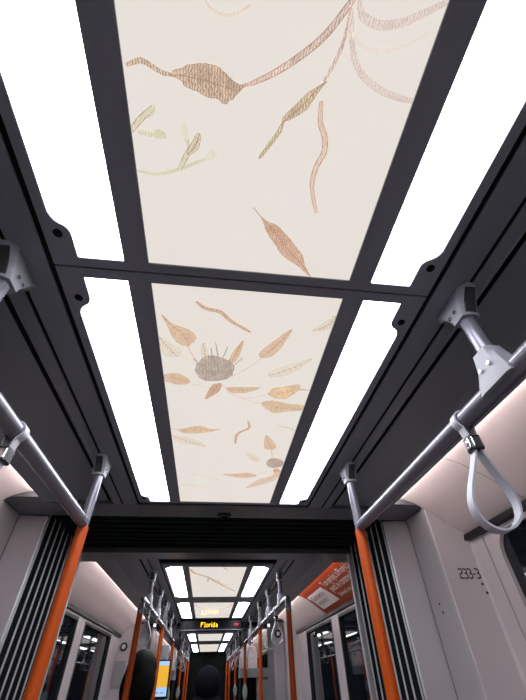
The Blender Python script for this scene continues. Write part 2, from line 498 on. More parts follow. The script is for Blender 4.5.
# ------------------------------------------------------------------ bellows between the cars
def bellows(y0, y1, label, n=8):
    root = tag(empty('bellows', (0, (y0 + y1) / 2, 0)), label, 'bellows', 'gangway bellows')
    p = (y1 - y0) / n
    for k in range(n):
        a = y0 + k * p; m_ = a + p / 2; b = a + p
        for s in (1, -1):
            # one V-shaped fold, its crest towards the aisle
            prof = [(s * .965, a), (s * .912, m_), (s * .965, b), (s * .975, b), (s * .922, m_ + .0001), (s * .975, a)]
            MB().prism(prof, 'z', .02, 2.29).build('fold', 'bellows_black', root)
            MB().box(s * .9065, s * .914, m_ - .0032, m_ + .0032, .02, 2.262).build('rib', 'rib_aluminium', root, bevel=.0012)
        prof = [(a, 2.285), (m_, 2.232), (b, 2.285), (b, 2.296), (m_, 2.243), (a, 2.296)]
        MB().prism(prof, 'x', -.965, .965).build('roof_fold', 'bellows_top', root)
        MB().box(-.91, .91, m_ - .005, m_ + .005, 2.224, 2.235).build('roof_rib', 'bellows_top', root, bevel=.002)
    MB().box(-1.0, 1.0, y0, y1, 2.30, 2.31).build('outer_skin', 'bellows_black', root)
    for s in (1, -1):
        MB().box(s * .98, s * .99, y0, y1, .02, 2.30).build('outer_skin', 'bellows_black', root)
    return root
bellows(2.024, 2.676, 'black pleated bellows with bright aluminium ribs between the orange poles')
bellows(6.424, 7.076, 'small distant bellows beyond the amber sign')

# ------------------------------------------------------------------ ceiling light units
ART_1 = [
 ('S','brown',0.007,[(-0.216,0.105),(-0.204,0.1),(-0.191,0.097),(-0.166,0.107),(-0.151,0.108)]),
 ('L','brown',[(-0.155,0.109),(-0.146,0.102),(-0.121,0.093),(-0.101,0.089),(-0.084,0.091),(-0.068,0.1),(-0.053,0.108),(-0.042,0.109),(-0.047,0.114),(-0.059,0.128),(-0.072,0.135),(-0.083,0.13),(-0.096,0.13),(-0.111,0.125),(-0.129,0.121),(-0.141,0.112)]),
 ('S','rose',0.00555,[(-0.052,0.111),(-0.02,0.1),(0.009,0.082),(0.021,0.075)]),
 ('S','rose',0.0095,[(-0.035,0.106),(-0.003,0.09),(0.033,0.066),(0.065,0.038),(0.09,0.003),(0.092,-0.002)]),
 ('S','pale',0.004,[(-0.102,0.024),(-0.092,0.032),(-0.071,0.035),(-0.053,0.028),(-0.042,0.021)]),
 ('S','blush',0.011,[(0.099,-0.002),(0.105,0.008),(0.112,0.015),(0.136,0.02),(0.166,0.014),(0.193,0.001),(0.219,-0.013)]),
 ('S','faint',0.0065,[(0.1,0.032),(0.122,0.045),(0.151,0.046),(0.186,0.034),(0.207,0.019)]),
 ('S','blush',0.010,[(0.092,0.008),(0.107,0.049),(0.126,0.073),(0.162,0.09),(0.201,0.097),(0.222,0.098)]),
 ('S','rose',0.0055,[(0.09,0.004),(0.092,0.039),(0.086,0.064),(0.075,0.09)]),
 ('L','olive',[(0.078,0.09),(0.072,0.1),(0.063,0.116),(0.055,0.129),(0.038,0.141),(0.024,0.149),(0.021,0.158),(0.021,0.143),(0.033,0.129),(0.043,0.118),(0.055,0.105)]),
 ('S','olive',0.008,[(0.022,0.151),(0.018,0.163),(0.007,0.181),(-0.01,0.207)]),
 ('S','peach',0.010,[(0.077,0.114),(0.082,0.142),(0.094,0.162),(0.099,0.185),(0.091,0.21),(0.091,0.243),(0.11,0.291)]),
 ('L','rust',[(-0.011,0.293),(0.01,0.313),(0.041,0.325),(0.078,0.359),(0.104,0.387),(0.113,0.41),(0.131,0.435),(0.091,0.407),(0.059,0.387),(0.039,0.363),(0.021,0.34),(0.006,0.311)]),
 ('S','sage',0.009,[(-0.221,0.19),(-0.205,0.172),(-0.182,0.152)]),
 ('S','sage',0.008,[(-0.21,0.189),(-0.186,0.191),(-0.165,0.189)]),
 ('S','sage',0.006,[(-0.222,0.25),(-0.186,0.252),(-0.153,0.242),(-0.107,0.221),(-0.082,0.208)]),
 ('S','sage',0.009,[(-0.146,0.24),(-0.132,0.214),(-0.113,0.186)]),
 ('S','sage',0.008,[(-0.126,0.207),(-0.133,0.188),(-0.137,0.169)]),
 ('L','sage',[(-0.195,0.163),(-0.188,0.151),(-0.179,0.149),(-0.18,0.159),(-0.191,0.168)]),
 ('L','sage',[(-0.132,0.214),(-0.125,0.197),(-0.114,0.18),(-0.109,0.185),(-0.115,0.206)]),
 ('L','sage',[(-0.187,0.193),(-0.18,0.182),(-0.167,0.185),(-0.165,0.193),(-0.178,0.196)]),
 ('L','sagepale',[(-0.103,0.22),(-0.097,0.207),(-0.084,0.201),(-0.081,0.211),(-0.091,0.219)]),
 ('L','sagepale',[(-0.134,0.191),(-0.142,0.178),(-0.136,0.166),(-0.131,0.17),(-0.129,0.188)]),
]
ART_2 = [
 ('S','rust',0.010,[(-0.122,0.531),(-0.101,0.55),(-0.065,0.558),(-0.036,0.586),(0.015,0.618)]),
 ('L','tan',[(-0.206,0.579),(-0.181,0.607),(-0.144,0.623),(-0.124,0.648),(-0.141,0.681),(-0.166,0.68),(-0.184,0.654),(-0.195,0.615)]),
 ('S','peach',0.004,[(-0.151,0.672),(-0.135,0.719),(-0.112,0.76)]),
 ('L','cream',[(-0.218,0.657),(-0.186,0.682),(-0.165,0.702),(-0.173,0.726),(-0.204,0.729),(-0.217,0.7)]),
 ('S','cream',0.004,[(-0.168,0.718),(-0.128,0.761)]),
 ('L','tan',[(-0.221,0.812),(-0.182,0.8),(-0.156,0.815),(-0.146,0.841),(-0.18,0.853),(-0.218,0.838)]),
 ('S','blush',0.004,[(-0.146,0.844),(-0.078,0.863)]),
 ('L','cream',[(-0.104,0.738),(-0.112,0.705),(-0.106,0.667),(-0.096,0.696),(-0.091,0.73)]),
 ('L','tan',[(-0.002,0.65),(-0.005,0.687),(-0.014,0.726),(-0.03,0.75),(-0.034,0.722),(-0.02,0.681)]),
 ('L','tan',[(0.117,0.597),(0.105,0.654),(0.081,0.702),(0.05,0.712),(0.047,0.69),(0.073,0.65)]),
 ('S','blush',0.004,[(0.06,0.704),(0.022,0.756),(-0.024,0.803)]),
 ('L','cream',[(0.193,0.702),(0.165,0.751),(0.115,0.79),(0.081,0.784),(0.099,0.757),(0.149,0.727)]),
 ('S','cream',0.004,[(0.092,0.783),(0.039,0.809),(-0.023,0.815)]),
 ('L','ochre',[(0.222,0.846),(0.179,0.853),(0.144,0.896),(0.096,0.882),(0.106,0.846),(0.152,0.836)]),
 ('S','blush',0.004,[(0.099,0.876),(0.048,0.901),(-0.001,0.895),(-0.05,0.841)]),
 ('L','ochre',[(0.065,0.846),(0.022,0.877),(-0.026,0.877),(-0.035,0.855),(0.008,0.849)]),
 ('L','rust',[(-0.101,0.918),(-0.082,0.85),(-0.053,0.836),(-0.058,0.874),(-0.081,0.904)]),
 ('L','cream',[(0.218,0.542),(0.193,0.57),(0.172,0.596),(0.208,0.589),(0.217,0.574)]),
 ('H','seed',[(-0.074,0.773),(-0.018,0.768),(-0.075,0.716)]),
 ('S','seed',0.0035,[(-0.065,0.726),(-0.074,0.664)]),
 ('S','seed',0.0035,[(-0.054,0.727),(-0.041,0.676)]),
 ('S','seed',0.0035,[(-0.038,0.737),(-0.01,0.668)]),
 ('S','seed',0.0035,[(-0.096,0.737),(-0.106,0.686)]),
 ('S','seed',0.0035,[(-0.08,0.725),(-0.086,0.687)]),
 ('S','seed',0.0035,[(-0.026,0.76),(0.002,0.717)]),
 ('S','seed',0.0035,[(-0.119,0.755),(-0.135,0.73)]),
 ('L','ochre',[(0.079,0.925),(0.112,0.91),(0.163,0.923),(0.214,0.927),(0.218,0.955),(0.176,0.965),(0.127,0.979),(0.093,0.955)]),
 ('S','blush',0.005,[(0.085,0.929),(0.035,0.917),(-0.039,0.875)]),
 ('L','ochre',[(0.098,0.879),(0.13,0.84),(0.181,0.82),(0.182,0.855),(0.154,0.895),(0.119,0.891)]),
 ('L','tan',[(-0.194,1.111),(-0.178,1.103),(-0.125,1.081),(-0.083,1.098),(-0.046,1.097),(-0.099,1.124),(-0.153,1.134),(-0.185,1.127)]),
 ('S','rose',0.004,[(-0.217,1.102),(-0.192,1.113),(-0.131,1.11)]),
 ('L','cream',[(-0.213,1.154),(-0.165,1.161),(-0.121,1.191),(-0.099,1.228),(-0.144,1.215),(-0.188,1.207),(-0.209,1.187)]),
 ('S','rust',0.010,[(0.045,1.036),(0.052,1.081),(0.025,1.11),(0.012,1.136),(0.011,1.199)]),
 ('S','peach',0.008,[(0.152,1.059),(0.194,1.069),(0.218,1.09)]),
 ('L','tan',[(0.12,1.124),(0.163,1.192),(0.163,1.228),(0.133,1.23),(0.12,1.195)]),
 ('S','peach',0.005,[(0.151,1.224),(0.166,1.296)]),
 ('L','cream',[(0.059,1.26),(0.091,1.275),(0.12,1.32),(0.097,1.335),(0.069,1.303)]),
 ('H','seed',[(0.183,1.345),(0.219,1.343),(0.177,1.3)]),
 ('L','tan',[(-0.027,1.463),(0.03,1.453),(0.082,1.441),(0.12,1.463),(0.099,1.489),(0.033,1.49)]),
 ('S','blush',0.005,[(0.12,1.463),(0.158,1.424),(0.189,1.413)]),
 ('L','peach',[(0.089,1.601),(0.128,1.509),(0.178,1.474),(0.21,1.42),(0.22,1.471),(0.198,1.521),(0.148,1.563)]),
 ('L','rust',[(0.184,1.405),(0.199,1.392),(0.218,1.42),(0.221,1.474),(0.202,1.457)]),
 ('S','peach',0.004,[(-0.162,1.466),(-0.111,1.493),(-0.032,1.529)]),
 ('S','olive',0.004,[(-0.213,1.579),(-0.159,1.593),(-0.128,1.581)]),
 ('S','tan',0.004,[(-0.16,1.603),(-0.091,1.605)]),
]
ART_3 = [
 ('S','brown',0.03,[(-0.217,3.162),(-0.185,3.3),(-0.131,3.381),(-0.065,3.483),(0.006,3.667),(0.193,4.091)]),
 ('S','rose',0.015,[(0.04,3.102),(0.064,3.176),(0.08,3.206)]),
 ('S','brown',0.015,[(-0.065,3.483),(-0.078,3.646)]),
 ('L','tan',[(-0.006,3.591),(0.02,3.592),(0.039,3.706),(0.008,3.744)]),
 ('S','rose',0.012,[(0.006,3.667),(0.111,3.766),(0.176,3.747)]),
]
ART_4 = [
 ('S','rose',0.02,[(-0.212,4.819),(-0.156,5.079),(-0.009,5.227),(0.149,5.099),(0.208,4.812)]),
 ('S','blush',0.02,[(-0.237,5.791),(-0.146,5.495),(0.006,5.3),(0.137,5.46),(0.208,5.747)]),
]

def print_leaf(parent, ink, pts, z):
    P = spline([(max(-.2185, min(.2185, x)), y) for x, y in pts], 4, True)
    rnd = random.Random(int(abs(pts[0][0] * 9e4 + pts[0][1] * 7e3)))
    cxy = Vector((sum(p[0] for p in P) / len(P), sum(p[1] for p in P) / len(P)))
    P = [P[i] if i % 4 == 0 else tuple(Vector(P[i]) + (Vector(P[i]) - cxy) * rnd.uniform(-.06, .04)) for i in range(len(P))]
    P = [(max(-.2195, min(.2195, x)), y) for x, y in P]
    mb = MB()
    n = len(mb.v); mb.v += [(x, y, z) for x, y in P]; mb.f.append(tuple(range(n, n + len(P)))); mb.m.append(0)
    # drawn mid-rib and side veins
    A = Vector(P[0]); B = max((Vector(p) for p in P), key=lambda p: (p - A).length)
    L = (B - A).length
    if L > .03:
        ax = (B - A).normalized(); nn = Vector((-ax.y, ax.x))
        def line(a, b, w):
            d = (b - a)
            if d.length < 1e-5: return
            q = Vector((-d.y, d.x)).normalized() * w; k = len(mb.v)
            for p in (a + q, b + q * .4, b - q * .4, a - q): mb.v.append((max(-.2195, min(.2195, p.x)), p.y, z - .0002))
            mb.f.append((k, k + 1, k + 2, k + 3)); mb.m.append(1)
        def mid(t):
            c = [(Vector(p) - A).dot(nn) for p in P if abs((Vector(p) - A).dot(ax) / L - t) < .12]
            if not c: return A + ax * t * L, 0
            return A + ax * t * L + nn * (max(c) + min(c)) / 2, (max(c) - min(c)) / 2
        for i in range(len(P)):
            line(Vector(P[i]), Vector(P[(i + 1) % len(P)]), .0005)
        prev = A
        for k in range(1, 9):
            c, hw = mid(k / 8) if k < 8 else (B, 0)
            line(prev, c, .0009)
            if 1 < k < 7:
                for sg in (1, -1): line(c, c + nn * sg * hw * .68 + ax * hw * .4, .0005)
            prev = c
    return mb.build('printed_leaf', ['ink_' + ink, 'ink_vein'], parent)
def print_stem(parent, ink, w, pts, z):
    P = [Vector(p) for p in spline(pts, 5)]
    mb = MB(); k = len(P)
    for i, p in enumerate(P):
        t = (P[min(i + 1, k - 1)] - P[max(i - 1, 0)]).normalized()
        q = Vector((-t.y, t.x)) * w * .5 * (.35 + .65 * math.sin(PI * min(1, max(0, (i + .6) / (k + .2)))) ** .5)
        for r in (p + q, p - q): mb.v.append((max(-.2195, min(.2195, r.x)), r.y, z + .0001))
    for i in range(k - 1):
        mb.f.append((2 * i, 2 * i + 1, 2 * i + 3, 2 * i + 2)); mb.m.append(0)
    if w > .008 and ink not in ('faint', 'blush'):
        for e in (0, 1):
            q0 = len(mb.v)
            for i in range(k):
                a = Vector(mb.v[2 * i + e]); b = Vector(mb.v[2 * i + 1 - e]); d = (b - a) * (.12 + .06 * math.sin(i * 2.1 + e))
                mb.v.append((a.x, a.y, z - .0002)); mb.v.append((a.x + d.x, a.y + d.y, z - .0002))
            for i in range(k - 1):
                mb.f.append((q0 + 2 * i, q0 + 2 * i + 1, q0 + 2 * i + 3, q0 + 2 * i + 2)); mb.m.append(1)
    return mb.build('printed_stem', ['ink_' + ink, 'ink_vein'], parent)
def print_head(parent, ink, pts, z):
    c, rx, ry = [Vector(p) for p in pts]
    u = rx - c; w = ry - c; mb = MB(); n = 28
    mb.v += [tuple(c + u * math.cos(2 * PI * k / n) * (1 + .05 * math.sin(9 * k)) + w * math.sin(2 * PI * k / n) * (1 + .08 * math.cos(7 * k))) + (z,) for k in range(n)]
    mb.v = [(max(-.2195, min(.2195, x)), y, zz) for x, y, zz in mb.v]
    mb.f.append(tuple(range(n))); mb.m.append(0)
    # scales of the seed head
    for r in range(1, 5):
        for k in range(14):
            a = 2 * PI * (k + .5 * (r % 2)) / 14
            p = c + u * math.cos(a) * r / 5 + w * math.sin(a) * r / 5
            q = len(mb.v)
            for dx, dy in ((-.0035, 0), (0, .0016), (.0035, 0), (0, -.0016)): mb.v.append((max(-.2195, min(.2195, p.x + dx)), p.y + dy, z - .0003))
            mb.f.append((q, q + 1, q + 2, q + 3)); mb.m.append(1)
    return mb.build('printed_seed_head', ['ink_' + ink, 'ink_vein'], parent)

def light_unit(y0, y1, ya, yb, na, nb, art, label):
    """na / nb: length of the lock notch at the near and far corners"""
    root = tag(empty('ceiling_light_unit', (0, (y0 + y1) / 2, CEIL)), label, 'ceiling light', 'ceiling light units')
    fr = MB(); zb = 2.213
    W = .4160
    fr.box(-W, W, y0, ya, CEIL, zb); fr.box(-W, W, yb, y1, CEIL, zb)
    for s in (1, -1):
        fr.box(s * .3952, s * W, ya, yb, CEIL, zb)
        fr.box(s * .2201, s * .2702, ya, yb, CEIL, zb)
        for e, sg, L in ((ya, 1, na), (yb, -1, nb)):
            P = [(.3952, e), (.3630, e)]
            P += [(.3630, e + sg * L * .50), (.3640, e + sg * L * .60), (.3675, e + sg * L * .68), (.3735, e + sg * L * .74), (.381, e + sg * L * .78), (.387, e + sg * L * .83), (.392, e + sg * L * .91), (.3952, e + sg * L)]
            fr.prism([(s * x, y) for x, y in P], 'z', CEIL, zb)
    f = fr.build('frame', 'frame_dark', root)
    MB().box(-W, W, y0, y1, 2.2135, 2.219).build('light_block', 'void_black', root)  # unseen lid added to keep lamp light out of the ceiling gaps
    for s in (1, -1):
        MB().box(s * .2702, s * .3952, ya, yb, 2.205, 2.209).build('lamp_diffuser', 'lamp_diffuser', root)
        for e, sg, L in ((ya, 1, na), (yb, -1, nb)):
            disc(MB(), (s * .388, e + sg * L * .55, CEIL - .0008), .0092, 'z', .004, 18).build('lock', 'void_black', f)
    sh = MB().box(-.2201, .2201, ya, yb, 2.2040, 2.209).build('printed_panel', 'print_sheet', root)
    for it in art:
        if it[0] == 'L': print_leaf(sh, it[1], it[2], 2.2033)
        elif it[0] == 'S': print_stem(sh, it[1], it[2], it[3], 2.2035)
        else: print_head(sh, it[1], it[2], 2.2031)
    return root

light_unit(-.885, .4575, -.86, .436, .094, .094, ART_1, 'nearest ceiling light unit, its print showing one big brown leaf on a curving stem')
light_unit(.4615, 1.80, .486, 1.784, .105, .075, ART_2, 'second ceiling light unit, its print showing a spiky seed head among many leaves')
light_unit(-2.23, -.889, -2.20, -.91, .094, .094, [], 'ceiling light unit behind the camera with a blank printed panel')
light_unit(3.02, 4.50, 3.09, 4.37, .05, .03, ART_3, 'ceiling light unit just past the bellows, its print showing a brown branch')
light_unit(4.504, 6.05, 4.70, 5.93, .05, .03, ART_4, 'ceiling light unit right in front of the amber sign')
light_unit(7.60, 9.70, 7.95, 9.33, .05, .03, [], 'first small ceiling light unit beyond the amber sign')
light_unit(9.704, 12.66, 10.15, 12.55, .05, .03, [], 'farthest ceiling light unit, next to the driver cab')

# ------------------------------------------------------------------ poles, handrails, straps
def cast_bracket(parent, x, y, ztop, zbot, r, name='ceiling_bracket'):
    """flared casting: wide foot on the ceiling, narrow at the tube, with a dark plate on both ends for the shade of a hollow"""
    mb = MB(); N = 10; rings = []
    for k in range(N + 1):
        t = k / N                       # 0 at the ceiling
        z = ztop + (zbot - ztop) * t
        f = (1 - t) ** 1.7
        hy = (r + .006) + (.064 - r - .006) * f
        hx = (r + .005) + (.026 - r - .005) * f
        c = .35
        rings.append([(x - hx * c, y - hy, z), (x + hx * c, y - hy, z), (x + hx, y - hy * (1 - .25), z), (x + hx, y + hy * (1 - .25), z),
                      (x + hx * c, y + hy, z), (x - hx * c, y + hy, z), (x - hx, y + hy * (1 - .25), z), (x - hx, y - hy * (1 - .25), z)])
    mb.loops(rings)
    b = mb.build(name, 'cast_grey', parent, smooth=True)
    h = ztop - zbot
    for sg in (-1, 1):
        # dark plate on the surface, a hollow's shade put into its colour
        P = []
        for t, w in ((.12, .012), (.45, .0125), (.88, .0125)):
            z = ztop - h * t; f = (1 - t) ** 1.7; hy = (r + .006) + (.064 - r - .006) * f
            P.append((z, y + sg * (hy + .0008), w))
        mb = MB(); rr = []
        for z, yy, w in P: rr.append([(x - w, yy - sg * .004, z), (x + w, yy - sg * .004, z), (x + w, yy, z), (x - w, yy, z)])
        mb.loops(rr).build('pocket_shade', 'pocket_dark', b)
    for sx in (-1, 1):
        for dy in (-.010, .010):
            disc(MB(), (x + sx * (r + .0055), y + dy + .004, ztop - h * .66), .0048, 'x', sx * .005, 12).build('screw', 'screw_steel', b, smooth=True)
    return b

def saddle(parent, x, y, zr, r):
    """clamp that grips the handrail below a hanger tube"""
    mb = MB(); rings = []
    for t in [k / 8 for k in range(9)]:
        z = zr + .070 - t * .070 - (.012 if t == 1 else 0)
        hy = .024 + .022 * t ** 1.3; hx = .0225 + .0035 * t
        c = .5 + .42 * t
        rings.append([(x - hx * c, y - hy, z), (x + hx * c, y - hy, z), (x + hx, y - hy * .72, z), (x + hx, y + hy * .72, z),
                      (x + hx * c, y + hy, z), (x - hx * c, y + hy, z), (x - hx, y + hy * .72, z), (x - hx, y - hy * .72, z)])
    mb.loops(rings)
    b = mb.build('rail_clamp', 'clamp_grey', parent, smooth=True)
    for sx in (-1, 1):
        for dy in (-.014, .014):
            disc(MB(), (x + sx * .0245, y + dy, zr + .030), .005, 'x', sx * .0045, 12).build('screw', 'screw_steel', b, smooth=True)
    return b

RT = .0165   # pole / hanger tube radius
RR = .0192   # handrail radius
def grab_pole(x, y, zj, label, bracket=True, button=False, tz=None, dark=False):
    root = tag(empty('grab_pole', (x, y, 0)), label, 'pole', 'orange grab poles')
    zb = CEIL - .062
    if bracket:
        cast_bracket(root, x, y, CEIL, zb, RT)
        MB().tube([(x, y, zj - .012), (x, y, zb + .01)], RT, 20).build('upper_tube', 'rail_grey', root, smooth=True)
    MB().tube([(x, y, 0.0), (x, y, zj - .012)], RT + .0022, 20).build('pole_tube', 'pole_orange', root, smooth=True)
    MB().tube([(x, y, 0.0), (x, y, .012), (x, y, .03)], [.05, .046, RT + .003], 20).build('floor_flange', 'rail_grey', root, smooth=True)
    if button:
        b = MB()
        b.loops([[(x - .028 + 0 * k, y - .05 + 0, 0)] for k in ()] or [[(x + rx * math.cos(a), y - .018 - d, 1.47 + rz * math.sin(a)) for a in [2 * PI * q / 18 for q in range(18)]] for d, rx, rz in ((0, .032, .075), (.03, .032, .075), (.04, .022, .06))])
        b.build('stop_button_box', 'button_green', root, smooth=True)
    return root

def handrail(s, y0, y1, z, hangers, label, elbow=False, poles=()):
    x = s * PX
    root = tag(empty('handrail', (x, (y0 + y1) / 2, z)), label, 'handrail', 'ceiling handrails')
    path = []
    if elbow:
        R = .05
        path += [(x, y0 - R, z - R - .031)]
        for k in range(7):
            a = k / 6 * PI / 2
            path.append((x, y0 - R * math.cos(a), z - R + R * math.sin(a)))
        path += [(x, y1, z)]
    else:
        path = [(x, y0, z), (x, y1, z)]
    cuts = [c for c in poles if y0 < c < y1 - .06]
    last = path.pop()
    for c in cuts:
        MB().tube(path + [(x, c - RT - .0012, z)], RR, 22).build('rail', 'rail_grey', root, smooth=True)
        path = [(x, c + RT + .0012, z)]
    MB().tube(path + [last], RR, 22).build('rail', 'rail_grey', root, smooth=True)
    MB().tube([(x, y1 - .046, z), (x, y1 - .042, z)], RR + .0004, 22).build('rail_joint', 'seam_black', root, smooth=True)
    for hy in hangers:
        h = MB().tube([(x, hy, z + .055), (x, hy, CEIL - .054)], RT, 18).build('hanger_tube', 'rail_grey', root, smooth=True)
        cast_bracket(h, x, hy, CEIL, CEIL - .062, RT)
        saddle(h, x, hy, z, RR)
    return root

def ribbon(mb, path, w, t, closed=True, wdir=Vector((0, 1, 0))):
    """flat band along a path in the XZ plane, w wide along Y, t thick"""
    P = [Vector(p) for p in path]; k = len(P); rings = []
    for i, p in enumerate(P):
        a = P[(i - 1) % k] if closed else P[max(0, i - 1)]
        b = P[(i + 1) % k] if closed else P[min(k - 1, i + 1)]
        tt = (b - a).normalized(); nn = tt.cross(wdir).normalized()
        ww = w[i] if isinstance(w, list) else w
        rings.append([p + nn * t / 2 - wdir * ww / 2, p + nn * t / 2 + wdir * ww / 2, p - nn * t / 2 + wdir * ww / 2, p - nn * t / 2 - wdir * ww / 2])
    return mb.loops(rings, closed=closed)

def strap(s, y, zr, label, group, tilt=0.0, turn=0.0, lean=0.0):
    x = s * PX
    root = tag(empty('strap_handle', (x, y, zr)), label, 'strap', group)
    # band over the rail
    q = []
    for k in range(17):
        a = -.32 * PI + k / 16 * 1.64 * PI
        q.append((x + (RR + .0025) * math.cos(a), y, zr + (RR + .0025) * math.sin(a)))
    q = [(x + .006, y, zr - .052)] + q + [(x - .006, y, zr - .052)]
    ribbon(MB(), q, .022, .0035, closed=False).build('rail_band', 'strap_grey', root, smooth=True)
    # buckle
    b = MB().box(x - .013, x + .013, y - .0145, y + .0145, zr - .074, zr - .040).build('buckle', 'buckle_black', root, bevel=.004)
    MB().box(x - .0155, x - .0128, y - .0095, y + .0095, zr - .068, zr - .046).build('buckle_plate', 'buckle_chrome', b, bevel=.003)
    disc(MB(), (x - .018, y, zr - .056), .0055, 'x', .004, 14).build('buckle_rivet', 'buckle_chrome', b, smooth=True)
    MB().box(x - .010, x + .010, y - .0165, y - .0140, zr - .068, zr - .046).build('buckle_plate', 'buckle_chrome', b, bevel=.003)
    # tear-drop hand loop
    pts = [(.004, -.066), (.010, -.085), (.022, -.112), (.036, -.142), (.044, -.170), (.040, -.196), (.022, -.214), (0, -.220),
           (-.022, -.214), (-.040, -.196), (-.044, -.170), (-.036, -.142), (-.022, -.112), (-.010, -.085), (-.004, -.066)]
    P = spline(pts, 4)
    P = [(x + a - lean * (b + .06), y + tilt * (b + .06), zr + b) for a, b in P]
    ribbon(MB(), P, .024, .0042, closed=False).build('hand_loop', 'strap_grey', root, smooth=True)
    if turn: root.rotation_euler.z = turn
    return root

Z1 = 1.969; Z2 = 1.985; Z3 = 1.985
handrail(1, -1.6, 1.349, Z1, [.474, -.60], 'nearest right grey handrail with cast ceiling hanger, running to the right orange pole')
handrail(-1, -1.6, 1.349, Z1, [.474, -.60], 'nearest left grey handrail running down to the left orange pole')
grab_pole(PX, 1.367, Z1, 'big orange grab pole at the right with grey top, before the bellows')
grab_pole(-PX, 1.367, Z1, 'big orange grab pole at the left with grey top, before the bellows')
strap(1, .627, Z1, 'large light grey strap handle hanging at the right picture edge', 'strap handles', tilt=-.22, turn=-.12)
strap(-1, .752, Z1, 'light grey strap handle cut off by the left picture edge', 'strap handles', tilt=.25, lean=-.3)

handrail(1, 3.0, 6.55, Z2, [3.26, 3.95, 4.64, 5.72], 'right handrail of the second car, bending down into a dark orange pole', elbow=True, poles=(4.68,))
handrail(-1, 3.0, 6.18, Z2, [3.26, 3.93, 4.70, 5.45], 'left handrail of the second car, above the dark-haired person', elbow=True, poles=(4.52,))
grab_pole(PX, 2.95, Z2 - .071, 'dark orange pole in front of the right door, under the handrail bend', bracket=False)
grab_pole(-PX, 2.95, Z2 - .071, 'dark orange pole beside the dark-haired person, under the handrail bend', bracket=False)
grab_pole(PX, 4.68, Z2, 'orange pole at the right of the second car, middle of the handrail')
grab_pole(-PX, 4.52, Z2, 'orange pole at the left, crossing the yellow screen')
grab_pole(PX, 6.57, Z2, 'right orange pole at the far end of the second handrail', button=True)
grab_pole(-PX, 6.20, Z2, 'left orange pole just behind the yellow screen', button=True)
for y in (3.52, 3.98): strap(1, y, Z2, 'pale strap handle by the %s right hanger of the second car' % ('first' if y < 3.7 else 'second'), 'strap handles', turn=.12 if y < 3.7 else -.1)
for y in (5.55, 5.85): strap(1, y, Z2, 'small pale strap handle at the far end of the second right handrail, %s one' % ('nearer' if y < 5.7 else 'farther'), 'paired straps at the far right', turn=(y - 5.7))
strap(-1, 3.34, Z2, 'pale strap handle above the dark-haired head', 'strap handles', turn=-.1)
strap(-1, 3.86, Z2, 'pale strap handle second above the dark-haired head', 'strap handles', turn=.1)
for s in (1, -1):
    handrail(s, 7.5, 12.4, Z3, [7.7, 9.6, 11.5], 'distant %s handrail in the farthest car' % SIDE[s], poles=(8.66, 10.85, 12.3))
    for y in (8.66, 10.85, 12.3):
        grab_pole(s * PX, y, Z3, '%s distant orange pole on the %s of the farthest car' % ({8.66: 'nearest', 10.85: 'middle', 12.3: 'last'}[y], SIDE[s]), button=(y < 9))
    for i, y in enumerate((7.6, 7.85, 8.1, 8.35, 9.1, 9.4, 10.1)):
        strap(s, y, Z3, '%s tiny strap handle beyond the amber sign on the %s rail' % (('first', 'second', 'third', 'fourth', 'fifth', 'sixth', 'seventh')[i], SIDE[s]), 'straps in the farthest car, %s' % SIDE[s], turn=((y * 7) % 1 - .5) * .5)
# ------------------------------------------------------------------ amber destination sign
LED = {'F': ('11111', '10000', '11110', '10000', '10000', '10000', '10000'), 'l': ('110', '010', '010', '010', '010', '010', '111'),
       'o': ('0000', '0000', '0110', '1001', '1001', '1001', '0110'), 'r': ('000', '000', '101', '110', '100', '100', '100'),
       'i': ('1', '0', '1', '1', '1', '1', '1'), 'd': ('0001', '0001', '0111', '1001', '1001', '1001', '0111'),
       'a': ('0000', '0000', '0110', '0001', '0111', '1001', '0111'),
       'S': ('0111', '1000', '1000', '0110', '0001', '0001', '1110'), 'T': ('111', '010', '010', '010', '010', '010', '010'),
       'O': ('0110', '1001', '1001', '1001', '1001', '1001', '0110'), 'P': ('1110', '1001', '1001', '1110', '1000', '1000', '1000')}
def led_text(txt, xc, zc, h, m_, parent, y):
    cols = []
    for ch in txt:
        g = LED[ch]
        for c_ in range(len(g[0])): cols.append([g[r][c_] for r in range(7)])
        cols.append(['0'] * 7)
    cols.pop()
    p = h / 7; mb = MB(); x0 = xc - len(cols) * p / 2
    for i, c_ in enumerate(cols):
        for r in range(7):
            if c_[r] == '1':
                x = x0 + i * p; z = zc + h / 2 - (r + 1) * p
                mb.box(x + p * .02, x + p * .98, y - .0015, y, z + p * .02, z + p * .98)
    return mb.build('lettering', m_, parent)
sg = tag(empty('destination_sign', (-.01, 6.02, 2.087)), 'black destination sign with the amber word Florida hanging below the ceiling', 'sign')
MB().box(-.42, .40, 6.0, 6.09, 2.088, 2.185).build('housing', 'sign_black', sg, bevel=.004)
MB().box(-.345, .385, 5.997, 6.002, 2.103, 2.170).build('display_glass', 'sign_glass', sg)
tag(led_text('Florida', -.035, 2.137, .052, 'led_amber', sg, 5.9965), 'glowing amber dot letters')
tag(led_text('STOP', .332, 2.137, .024, 'led_red', sg, 5.9965), 'glowing red dot letters')
MB().box(-.42, .40, 6.0, 6.06, 2.0800, 2.0878).build('trim_lip', 'rail_grey', sg)
for x in (-.3, .28): MB().box(x - .02, x + .02, 6.03, 6.06, 2.184, 2.201).build('mount', 'sign_black', sg)

